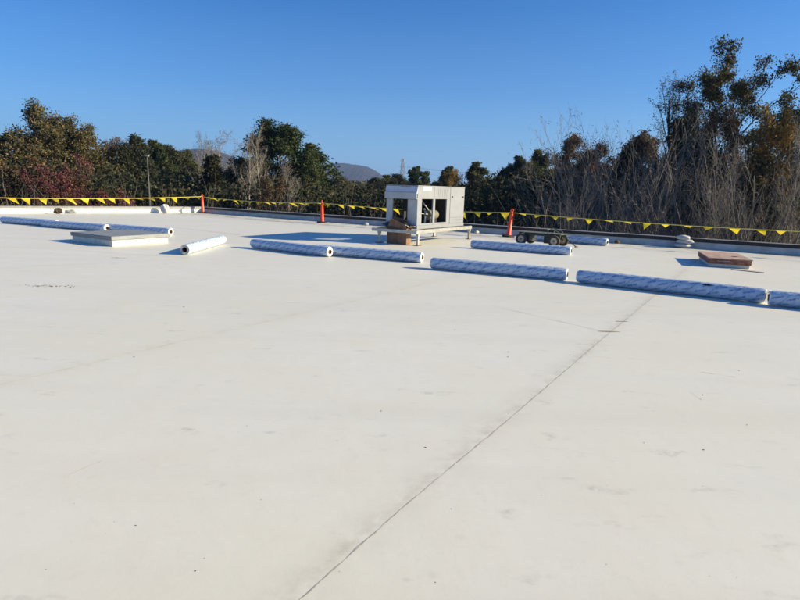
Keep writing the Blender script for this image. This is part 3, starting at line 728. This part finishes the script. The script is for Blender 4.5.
for dx_, zz in ((5, .80), (6, .66), (-5, .80)):
    a = Vector((dx_, 0, GZ+Hp*zz)); b = a+Vector((330, -120, -6))
    MB().tube([Vector((a.x+(b.x-a.x)*t_, (b.y)*t_, a.z+(b.z-a.z)*t_-4*7*t_*(1-t_))) for t_ in np.linspace(0, 1, 20)], .07, 4).build('wire', M['wire'], wr)

# light pole
lp = ray(149.5, 190, 45); tp = ray(148, 156.5, 45)
po = empty('light_pole', (lp.x, 45, GZ), 0, 'slim grey light pole with pale lamp head in front of the left trees', 'light pole')
Hh = tp.z-GZ
MB().tube([(0, 0, 0), (0, 0, Hh*.5), (-.05, 0, Hh)], [.085, .06, .04], 8).build('pole', M['polem'], po, True)
MB().box((-.24, -.12, Hh-.02), (.10, .12, Hh+.12)).build('lamp_head', M['lampm'], po, bevel=.04)

# ------------------------------------------------------------------ trees
def rot_axis(v, k, a):
    return v*math.cos(a)+np.cross(k, v)*math.sin(a)+k*np.dot(k, v)*(1-math.cos(a))
def perp(v, rg):
    r_ = rg.normal(size=3); r_ -= v*np.dot(r_, v); return r_/(np.linalg.norm(r_)+1e-9)
class Tree:
    minr = .009
    def __init__(s, seed): s.rg = np.random.RandomState(seed); s.seg = []; s.tips = []
    def limb(s, p, d, L, r, r1, n, bend, up):
        pts = [p.copy()]; ds = []
        for i in range(n):
            d = d+perp(d, s.rg)*bend+np.array([0, 0, up]); d /= np.linalg.norm(d)
            q = pts[-1]+d*L/n; ra = r+(r1-r)*i/n; rb_ = r+(r1-r)*(i+1)/n
            s.seg.append((pts[-1], q, ra, rb_)); pts.append(q); ds.append(d.copy())
        return pts, ds
    def branch(s, p, d, L, r, lvl, cfg):
        "recursive limb; cfg[lvl] = (children, length ratio, angle, bend, up, nseg, start)"
        if lvl >= len(cfg): s.tips.append((p+d*L, d)); return
        k, ratio, ang, bend, up, ns, st = cfg[lvl]
        pts, ds = s.limb(p, d, L, r, r*.35, ns, bend, up)
        if k == 0: 
            s.tips.append((pts[-1], ds[-1])); return
        for j in range(k):
            t_ = st+(1-st)*(j+s.rg.uniform(.1, .9))/k; f = t_*ns; i = min(ns-1, int(f)); q = pts[i]+(pts[i+1]-pts[i])*(f-i)
            a = ang*s.rg.uniform(.6, 1.3); nd = rot_axis(ds[i], perp(ds[i], s.rg), a)
            s.branch(q, nd/np.linalg.norm(nd), L*ratio*s.rg.uniform(.6, 1.15)*(1.15-.5*t_), max(r*(1-t_*.6)*.42, s.minr), lvl+1, cfg)
        s.tips.append((pts[-1], ds[-1]))
    def wood(s, name, mat, parent, minr=.0):
        seg = [x for x in s.seg if x[2] >= minr]
        P0 = np.array([x[0] for x in seg]); P1 = np.array([x[1] for x in seg]); RA = np.array([x[2] for x in seg]); RB = np.array([x[3] for x in seg])
        d = P1-P0; d /= np.linalg.norm(d, axis=1)[:, None]+1e-9
        ref = np.where(np.abs(d[:, 2:3]) < .9, np.array([[0, 0, 1.]]), np.array([[1., 0, 0]]))
        a = np.cross(d, ref); a /= np.linalg.norm(a, axis=1)[:, None]; b = np.cross(d, a)
        K = 5; V = np.zeros((len(seg), 2*K, 3))
        for k in range(K):
            t_ = 2*math.pi*k/K; o_ = a*math.cos(t_)+b*math.sin(t_)
            V[:, k] = P0+o_*RA[:, None]; V[:, K+k] = P1+o_*RB[:, None]
        base = np.arange(len(seg))[:, None]*2*K
        Q = np.concatenate([base+np.array([[k, (k+1) % K, K+(k+1) % K, K+k]]) for k in range(K)])
        return raw_mesh(name, V.reshape(-1, 3), Q, mat, parent, True)
def leaves(rg, C, size, aspect=1.6):
    "one small folded quad per centre"
    n = len(C); a = rg.normal(size=(n, 3)); a /= np.linalg.norm(a, axis=1)[:, None]
    b = rg.normal(size=(n, 3)); b -= a*(a*b).sum(1)[:, None]; b /= np.linalg.norm(b, axis=1)[:, None]
    s_ = size*rg.uniform(.45, 1.5, n)[:, None]
    V = np.stack([C-a*s_*aspect/2, C+b*s_/2, C+a*s_*aspect/2, C-b*s_/2], 1)
    return V.reshape(-1, 3), np.arange(4*n).reshape(-1, 4)
def crown_from(t, cl_r, per, size, aspect=1.6, frac=1.0, flat=.7, zmin=-9):
    if per > 10: per = int(per*1.6); size *= .74
    rg = t.rg; tips = [x for x in t.tips if rg.rand() < frac and x[0][2] > zmin]
    C = np.array([x[0] for x in tips]); n = len(C)
    rr = cl_r*rg.uniform(.5, 1.3, n)
    off = np.clip(rg.normal(size=(n, per, 3)), -2, 2)*.58
    off[..., 2] *= flat
    return leaves(rg, (C[:, None]+off*rr[:, None, None]).reshape(-1, 3), size, aspect)

def build_tree(name, seed, kind):
    t = Tree(seed); rg = t.rg; root = bpy.data.objects.new(name, None); col.objects.link(root)
    up = np.array([0, 0, 1.]); O = np.zeros(3)
    def main(H, r, base, nb, blen, ang, cfg, shape=lambda t_: 1, bend=.06):
        pts, ds = t.limb(O, up, H, r, r*.22, 10, bend, .06)
        for j in range(nb):
            t_ = base+(1-base)*(j+rg.uniform(0, 1))/nb; f = t_*10; i = min(9, int(f)); q = pts[i]+(pts[i+1]-pts[i])*(f-i)
            az = j*2.4+rg.uniform(-.5, .5); e = ang(t_)+rg.uniform(-.15, .15)
            d = np.array([math.cos(az)*math.cos(e), math.sin(az)*math.cos(e), math.sin(e)])
            t.branch(q, d, blen*shape(t_)*rg.uniform(.75, 1.15), r*(1-t_*.75)*.45, 0, cfg)
    if kind == 'pine':
        main(14, .22, .28, 26, 3.6, lambda t_: .05+.7*t_**2, [(6, .42, .75, .14, .03, 5, .25), (4, .5, .7, .15, .08, 3, .3)], lambda t_: max(.25, math.sin(math.pi*min(1, .25+.75*(t_-.28)/.72*.98))))
        V, Q = crown_from(t, .52, 34, .17, 2.6, 1, .65); lm, bm_ = 'lf_pine', 'bark_dark'
    elif kind == 'bigpine':
        main(14, .28, .18, 34, 4.9, lambda t_: .15+.75*t_**1.6, [(6, .42, .75, .14, .05, 5, .3), (4, .5, .7, .15, .08, 3, .3)], lambda t_: max(.2, math.sqrt(max(0, 1-((t_-.45)/.62)**2))))
        V, Q = crown_from(t, .60, 36, .16, 2.4, 1, .75); lm, bm_ = 'lf_pine', 'bark_dark'
    elif kind == 'flatpine':
        main(13, .20, .66, 13, 3.8, lambda t_: .10+.5*(t_-.6), [(6, .40, .8, .12, .05, 5, .35), (4, .5, .7, .15, .08, 3, .3)], lambda t_: 1.1-.5*t_, bend=.12)
        V, Q = crown_from(t, .55, 30, .24, 2.4, 1, .35); lm, bm_ = 'lf_pine', 'bark_dark'
    elif kind == 'oak':
        main(13, .26, .25, 22, 4.8, lambda t_: .35+.7*t_, [(6, .46, .75, .16, .06, 5, .3), (5, .5, .7, .18, .08, 3, .3)], lambda t_: max(.35, 1-((t_-.5)/.75)**2), bend=.10)
        V, Q = crown_from(t, .62, 25, .19, 1.5, .85, .8); lm, bm_ = 'lf_oak', 'bark_grey'
    elif kind == 'brown':
        main(12, .22, .25, 20, 4.0, lambda t_: .45+.7*t_, [(6, .46, .7, .16, .06, 5, .3), (5, .5, .7, .18, .08, 3, .3)], lambda t_: max(.35, 1-((t_-.5)/.75)**2), bend=.10)
        V, Q = crown_from(t, .45, 14, .15, 1.5, .7, .8); lm, bm_ = 'lf_brown', 'bark_grey'
    elif kind == 'rust':
        main(12, .22, .25, 17, 4.0, lambda t_: .45+.7*t_, [(5, .46, .7, .16, .06, 5, .3), (4, .5, .7, .18, .08, 3, .3)], lambda t_: max(.35, 1-((t_-.5)/.75)**2), bend=.12)
        V, Q = crown_from(t, .50, 34, .14, 1.5, .8, .8); lm, bm_ = 'lf_rust', 'bark_dark'
    elif kind == 'dark':
        main(12, .22, .12, 30, 3.6, lambda t_: .2+.9*t_, [(6, .46, .75, .16, .06, 5, .25), (4, .5, .7, .18, .08, 3, .3)], lambda t_: max(.35, 1-((t_-.35)/.75)**2), bend=.08)
        V, Q = crown_from(t, .60, 36, .17, 1.5, 1, .8); lm, bm_ = 'lf_dark', 'bark_dark'
    elif kind == 'cedar':
        main(10, .16, .05, 40, 2.6, lambda t_: .2+.8*t_, [(6, .40, .7, .12, .05, 4, .2), (3, .5, .7, .15, .08, 3, .3)], lambda t_: max(.12, 1.05-t_), bend=.03)
        V, Q = crown_from(t, .36, 26, .14, 1.8, 1, .9); lm, bm_ = 'lf_dark', 'bark_dark'
    elif kind == 'maroon':
        for k in range(5):
            az = k*1.256+rg.uniform(-.3, .3); e = rg.uniform(1.0, 1.35)
            t.branch(O, np.array([math.cos(az)*math.cos(e), math.sin(az)*math.cos(e), math.sin(e)]), rg.uniform(5.5, 7.5), .09, 0, [(8, .42, .6, .10, .05, 6, .25), (6, .48, .6, .15, .05, 4, .2), (3, .5, .6, .15, .05, 3, .3)])
        V, Q = crown_from(t, .36, 26, .10, 1.5, .9, .9); lm, bm_ = 'lf_maroon', 'bark_grey'
    elif kind == 'sparse':
        main(15, .32, .30, 15, 7.4, lambda t_: .30+.6*t_, [(4, .42, .65, .16, .02, 6, .40), (3, .5, .7, .18, .10, 3, .5)], lambda t_: max(.45, 1-((t_-.45)/.85)**2), bend=.14)
        V, Q = crown_from(t, .55, 75, .13, 1.5, .78, .8); lm, bm_ = 'lf_sparse', 'bark_dark'
    elif kind == 'bare':
        main(13, .17, .30, 20, 4.2, lambda t_: .75+.5*t_, [(7, .46, .5, .08, .07, 6, .2), (6, .45, .5, .10, .06, 4, .2), (4, .5, .5, .12, .05, 3, .3)], lambda t_: 1.1-.5*t_, bend=.06)
        V, Q = crown_from(t, .30, 2, .03, 8, .25, 1); lm, bm_ = 'lf_twig', 'bark_pale'
    elif kind == 'baretall':
        main(15, .34, .50, 12, 5.6, lambda t_: .62+.7*t_, [(7, .44, .55, .10, .06, 6, .2), (6, .45, .6, .14, .04, 4, .2), (5, .5, .6, .16, .03, 3, .2)], lambda t_: 1.1-.6*t_, bend=.07)
        V, Q = crown_from(t, .28, 2, .05, 3, .6, 1); lm, bm_ = 'lf_brown', 'bark_dark'
    elif kind == 'fan':
        for k in range(18):
            az = k*2.4+rg.uniform(-.3, .3); e = rg.uniform(.80, 1.42)
            t.branch(O+np.array([math.cos(az)*.4, math.sin(az)*.4, 0]), np.array([math.cos(az)*math.cos(e), math.sin(az)*math.cos(e), math.sin(e)]), rg.uniform(7.5, 11), rg.uniform(.04, .065), 0, [(12, .40, .50, .09, .02, 8, .2), (6, .45, .55, .13, .03, 4, .2), (3, .5, .6, .16, .02, 3, .3)])
        V, Q = crown_from(t, .25, 2, .025, 8, .3, 1); lm, bm_ = 'lf_twig', 'bark_fan'
    t.wood('trunk', M[bm_], root)
    raw_mesh('crown', V, Q, M[lm], root)
    zz = np.concatenate([V[:, 2], np.repeat(np.array([x[1][2] for x in t.seg]), 3)]) if kind in ('bare', 'baretall', 'fan') else V[:, 2]
    H = float(np.percentile(zz, 98.5 if kind in ('bare', 'baretall', 'fan') else 99.3))
    W = 2*float(np.percentile(np.hypot(V[:, 0], V[:, 1]), 93))
    return root, H, W
PROT = {}
def get(kind, var):
    k = (kind, var)
    if k not in PROT:
        nm = {'pine': 'pine_tree', 'bigpine': 'pine_tree', 'flatpine': 'pine_tree', 'oak': 'oak_tree', 'brown': 'brown_leaved_tree', 'rust': 'rust_leaved_tree', 'dark': 'evergreen_tree', 'cedar': 'cedar_tree', 'maroon': 'maroon_shrub', 'sparse': 'oak_tree', 'bare': 'bare_tree', 'baretall': 'bare_tree', 'fan': 'bare_tree'}[kind]
        r_, H, W = build_tree(nm, (hash(kind) if False else sum(ord(c)*(i+3) for i, c in enumerate(kind)))+var*17, kind); PROT[k] = [r_, H, W, False]
    return PROT[k]
def tree(kind, var, px, ptop, dist, wpx, label, rz=None, mat=None, group='trees beyond the roof edge'):
    P = get(kind, var); top = ray(px, ptop, dist); H = top.z-GZ
    if not P[3]: o = P[0]; P[3] = True
    else: o = copy_tree(P[0])
    W = wpx*1.3/F*dist; sz = H/P[1]; sx = W/P[2]
    sx = min(max(sx, sz*(.8 if kind != 'bigpine' else .65)), sz*1.7)
    o.location = (top.x, dist, GZ); o.scale = (sx, sx, sz); o.rotation_euler = (0, 0, rz if rz is not None else (px*.37+dist) % 6.28)
    tag(o, label, 'tree' if kind != 'maroon' else 'shrub', group)
    if mat:
        for ch in o.children:
            if ch.name.startswith('crown'):
                ch.data = ch.data.copy(); ch.data.materials[0] = M[mat]
    return o
TT = [
 ('oak', 0, 2, 134, 56, 60, 'olive-brown oak cut by the left edge of the photo'),
 ('oak', 1, 36, 105, 60, 52, 'tallest tree of the left group, olive crown with gaps at its foot'),
 ('oak', 0, 66, 121, 63, 46, 'olive oak just right of the tallest left tree'),
 ('oak', 1, 94, 132, 66, 50, 'olive-gold oak rising above the maroon shrub'),
 ('brown', 0, 22, 158, 50, 62, 'brown low tree in front of the tallest left tree'),
 ('brown', 1, 50, 172, 46, 50, 'thin brown tree left of the maroon shrub'),
 ('maroon', 0, 84, 163, 44, 44, 'maroon-leaved shrub below the olive oaks at left'),
 ('brown', 1, 118, 140, 70, 34, 'brown-tinged tree between the olive oaks and the light pole'),
 ('dark', 0, 128, 138, 68, 36, 'dark evergreen just left of the light pole'),
 ('pine', 0, 145, 142, 72, 32, 'dark pine directly behind the light pole'),
 ('dark', 1, 166, 147, 74, 34, 'dark evergreen just right of the light pole'),
 ('oak', 0, 184, 152, 78, 34, 'green-grey tree left of the thin bare pair', 'lf_pine2'),
 ('bare', 0, 200, 134, 66, 30, 'left one of the thin bare pair above the far corner post'),
 ('bare', 1, 219, 132, 70, 32, 'right one of the thin bare pair above the far corner post'),
 ('cedar', 0, 212, 158, 56, 40, 'dark bushy cedar right behind the far corner post'),
 ('dark', 0, 236, 160, 72, 36, 'dark evergreen between the cedar and the pale-stemmed bare trees'),
 ('bare', 1, 248, 143, 50, 34, 'pale-stemmed bare tree at the left of the big pine'),
 ('bare', 0, 262, 126, 52, 34, 'tallest pale-stemmed bare tree against the big dark pine'),
 ('bare', 1, 288, 158, 46, 30, 'short pale-stemmed bare tree in front of the big dark pine'),
 ('brown', 0, 262, 178, 45, 40, 'low brown thicket tree beneath the pale-stemmed bare trees'),
 ('bigpine', 0, 286, 127, 60, 76, 'big round-headed dark pine left of the far hill'),
 ('pine', 1, 308, 146, 64, 26, 'pine on the right shoulder of the big round-headed pine', 'lf_pine2'),
 ('oak', 1, 312, 170, 55, 26, 'low olive tree below the right shoulder of the big pine', 'lf_pine2'),
 ('dark', 1, 338, 179, 95, 34, 'dark low tree directly beneath the top of the far hill'),
 ('brown', 0, 356, 181, 88, 30, 'brownish low tree beneath the slope of the far hill', 'lf_oak'),
 ('dark', 0, 372, 179, 98, 28, 'dark low tree at the right foot of the far hill'),
 ('pine', 1, 392, 176, 112, 26, 'small dark pine at the foot of the distant pylon, left side'),
 ('dark', 1, 408, 176, 118, 26, 'small dark evergreen at the foot of the distant pylon, right side'),
 ('flatpine', 0, 426, 168, 104, 20, 'flat-topped pine rising over the rooftop unit'),
 ('dark', 0, 438, 178, 110, 28, 'dark low tree right of the flat-topped pine'),
 ('brown', 1, 463, 170, 78, 20, 'small orange-leaved tree at the right end of the rooftop unit', 'lf_orange'),
 ('pine', 0, 455, 168, 92, 24, 'dark pine just behind the small orange-leaved tree'),
 ('pine', 1, 478, 164, 82, 30, 'dark pine right of the small orange-leaved tree'),
 ('dark', 1, 494, 170, 76, 28, 'dark evergreen left of the pointed pine pair'),
 ('pine', 0, 512, 158, 74, 26, 'left one of the pointed pine pair above the leaning delineator'),
 ('bare', 0, 530, 160, 66, 24, 'thin bare tree between the pointed pines'),
 ('pine', 1, 543, 152, 70, 20, 'slim right one of the pointed pine pair'),
 ('dark', 0, 528, 172, 62, 36, 'dark low evergreen beneath the pointed pine pair'),
 ('dark', 1, 556, 165, 60, 32, 'dark low evergreen left of the reddish-brown trees'),
 ('rust', 0, 573, 136, 52, 30, 'reddish-brown tree highest of the small rusty group right of centre', 'lf_brown'),
 ('rust', 1, 594, 144, 50, 30, 'rust-orange tree right beside the reddish-brown one'),
 ('dark', 0, 590, 162, 58, 42, 'dark evergreen under the rusty group'),
 ('fan', 0, 608, 128, 42, 62, 'left one of the broad bare thickets with fanned grey stems'),
 ('dark', 1, 620, 142, 54, 34, 'dark leafy tree behind the broad bare thickets'),
 ('fan', 1, 640, 120, 40, 66, 'tallest of the broad bare thickets with fanned grey stems'),
 ('rust', 0, 648, 134, 52, 32, 'brown-leaved tree behind the tallest bare thicket', 'lf_brown'),
 ('fan', 0, 585, 168, 38, 56, 'low bare thicket leaning left below the rusty group'),
 ('dark', 0, 668, 148, 50, 40, 'dark tree right of the bare thickets'),
 ('baretall', 0, 698, 80, 44, 50, 'tall dark-stemmed bare tree standing out against the sky'),
 ('dark', 1, 712, 122, 42, 34, 'dark evergreen at the foot of the tall bare tree'),
 ('fan', 1, 690, 160, 36, 58, 'low bare thicket before the tall dark-stemmed bare tree'),
 ('sparse', 0, 781, 48, 43, 84, 'tallest oak at right with clumped leaves and sky between', None, 1.3),
 ('sparse', 1, 772, 66, 45, 50, 'full-crowned oak behind the trunk of the tallest oak at right'),
 ('sparse', 1, 806, 50, 41, 66, 'clump-leaved oak cut by the right edge of the photo'),
 ('rust', 1, 732, 112, 40, 34, 'reddish tree beneath the left side of the tallest oak', 'lf_brown'),
 ('brown', 0, 764, 112, 39, 36, 'orange and gold leaved tree beneath the tallest oak', 'lf_orange'),
 ('fan', 0, 742, 132, 36, 60, 'bare grey thicket directly beneath the tallest oak'),
 ('fan', 1, 786, 138, 35, 60, 'bare grey thicket at the right edge of the photo'),
 ('oak', 1, 722, 160, 39, 50, 'olive-leaved low tree behind the red-brown hatch', 'lf_sparse'),
 ('oak', 0, 772, 165, 38, 50, 'dull green low tree near the right edge of the photo', 'lf_sparse'),
 ('dark', 0, 640, 172, 46, 50, 'dark low tree behind the fanned grey stems'),
 ('bare', 1, 806, 120, 36, 34, 'bare tree just past the right edge of the photo'),
 ('sparse', 0, 786, 84, 46, 60, 'shorter clump-leaved oak filling the gap between the two tallest oaks'),
]
for r_ in TT:
    tree(*r_[:7], mat=r_[7] if len(r_) > 7 else None, rz=r_[8] if len(r_) > 8 else None)

# brush beyond the edge walls and the wood behind
rg = np.random.RandomState(5)
def belt(name, n, fx, y0, y1, ztop, size, mat, label, cat_, twigs=0, aspect=1.6):
    C = np.zeros((n, 3)); C[:, 0] = rg.uniform(fx[0], fx[1], n); C[:, 1] = rg.uniform(y0, y1, n); C[:, 0] *= C[:, 1]
    base = ztop(C[:, 0]/C[:, 1], C[:, 1]); x, y = C[:, 0], C[:, 1]
    hum = 1.2*np.sin(x*.22+y*.31)+np.sin(x*.9+np.sin(y*.7)*2)*.5+np.sin(x*2.3+y*1.7)*.35+np.sin(x*.35-y*.5)*.6
    top = base+hum*(base-GZ)*.06
    C[:, 2] = GZ+(top-GZ)*rg.uniform(.25, 1, n)**.6
    keep = np.ones(n, bool)
    d = np.array([[CORN.x, CORN.y]]); nR = np.array([-PR.y, PR.x]); nL = np.array([PL.y, -PL.x])
    oR = (C[:, :2]-d) @ nR; oL = (C[:, :2]-d) @ nL
    keep = (oR > 1.4) | (oL > 1.4)
    C = C[keep]
    V, Q = leaves(rg, C, size, aspect); o = raw_mesh(name, V, Q, M[mat]); return tag(o, label, cat_, kind='stuff')
belt('underbrush', 90000, (-1.1, 1.0), 24, 44, lambda a, y: -1.0+.5*np.sin(a*9)+(y-30)*.02, .13, 'lf_brush', 'dark tangled underbrush beyond the roof edge walls', 'underbrush')
belt('background_wood', 260000, (-1.2, 1.1), 46, 95, lambda a, y: np.interp(a, [-1.2, -.55, -.35, -.15, -.05, .06, .16, .35, .6, 1.1], [3, 4, 2.6, 2.2, 1.1, 1.3, 3.6, 4.8, 6, 6])*(y/75), .19, 'lf_dark', 'dark mass of woodland behind the nearer trees', 'woodland')
belt('far_woodland', 110000, (-1.3, 1.2), 130, 420, lambda a, y: 2.6+(y-130)*.012, .62, 'lf_far', 'far woodland canopy reaching to the hills', 'woodland')
# tangle of bare stems in the brush
t = Tree(77); 
for i in range(420):
    a_ = t.rg.uniform(-.95, .95); y_ = t.rg.uniform(27, 44); x_ = a_*y_; p2 = np.array([x_, y_])-np.array([CORN.x, CORN.y])
    if not (p2 @ np.array([-PR.y, PR.x]) > 1.5 or p2 @ np.array([PL.y, -PL.x]) > 1.5): continue
    az = t.rg.uniform(0, 6.28); e = t.rg.uniform(1.0, 1.5)
    t.branch(np.array([x_, y_, GZ]), np.array([math.cos(az)*math.cos(e), math.sin(az)*math.cos(e), math.sin(e)]), t.rg.uniform(4.2, 7.6), t.rg.uniform(.02, .045), 0, [(5, .40, .5, .07, .03, 6, .35), (3, .5, .5, .1, .03, 4, .3)])
o = t.wood('brush_stems', M['bark_grey'], None); tag(o, 'tangle of thin bare stems in the underbrush beyond the roof edge', 'bare stems', kind='stuff')

# ------------------------------------------------------------------ air
hz = MB().box((-7000, -1200, GZ-1), (7000, 5000, 190)).build('haze', M['ground']); tag(hz, 'faint blue haze over the distant hills', 'haze', kind='stuff')
hm = bpy.data.materials.new('haze_air'); hm.use_nodes = True; ht = hm.node_tree; ht.nodes.clear()
pv = ht.nodes.new('ShaderNodeVolumePrincipled'); pv.inputs['Color'].default_value = (.36, .56, 1, 1); pv.inputs['Density'].default_value = .00017; pv.inputs['Anisotropy'].default_value = .2
mo = ht.nodes.new('ShaderNodeOutputMaterial'); ht.links.new(pv.outputs[0], mo.inputs['Volume'])
hz.data.materials.clear(); hz.data.materials.append(hm)
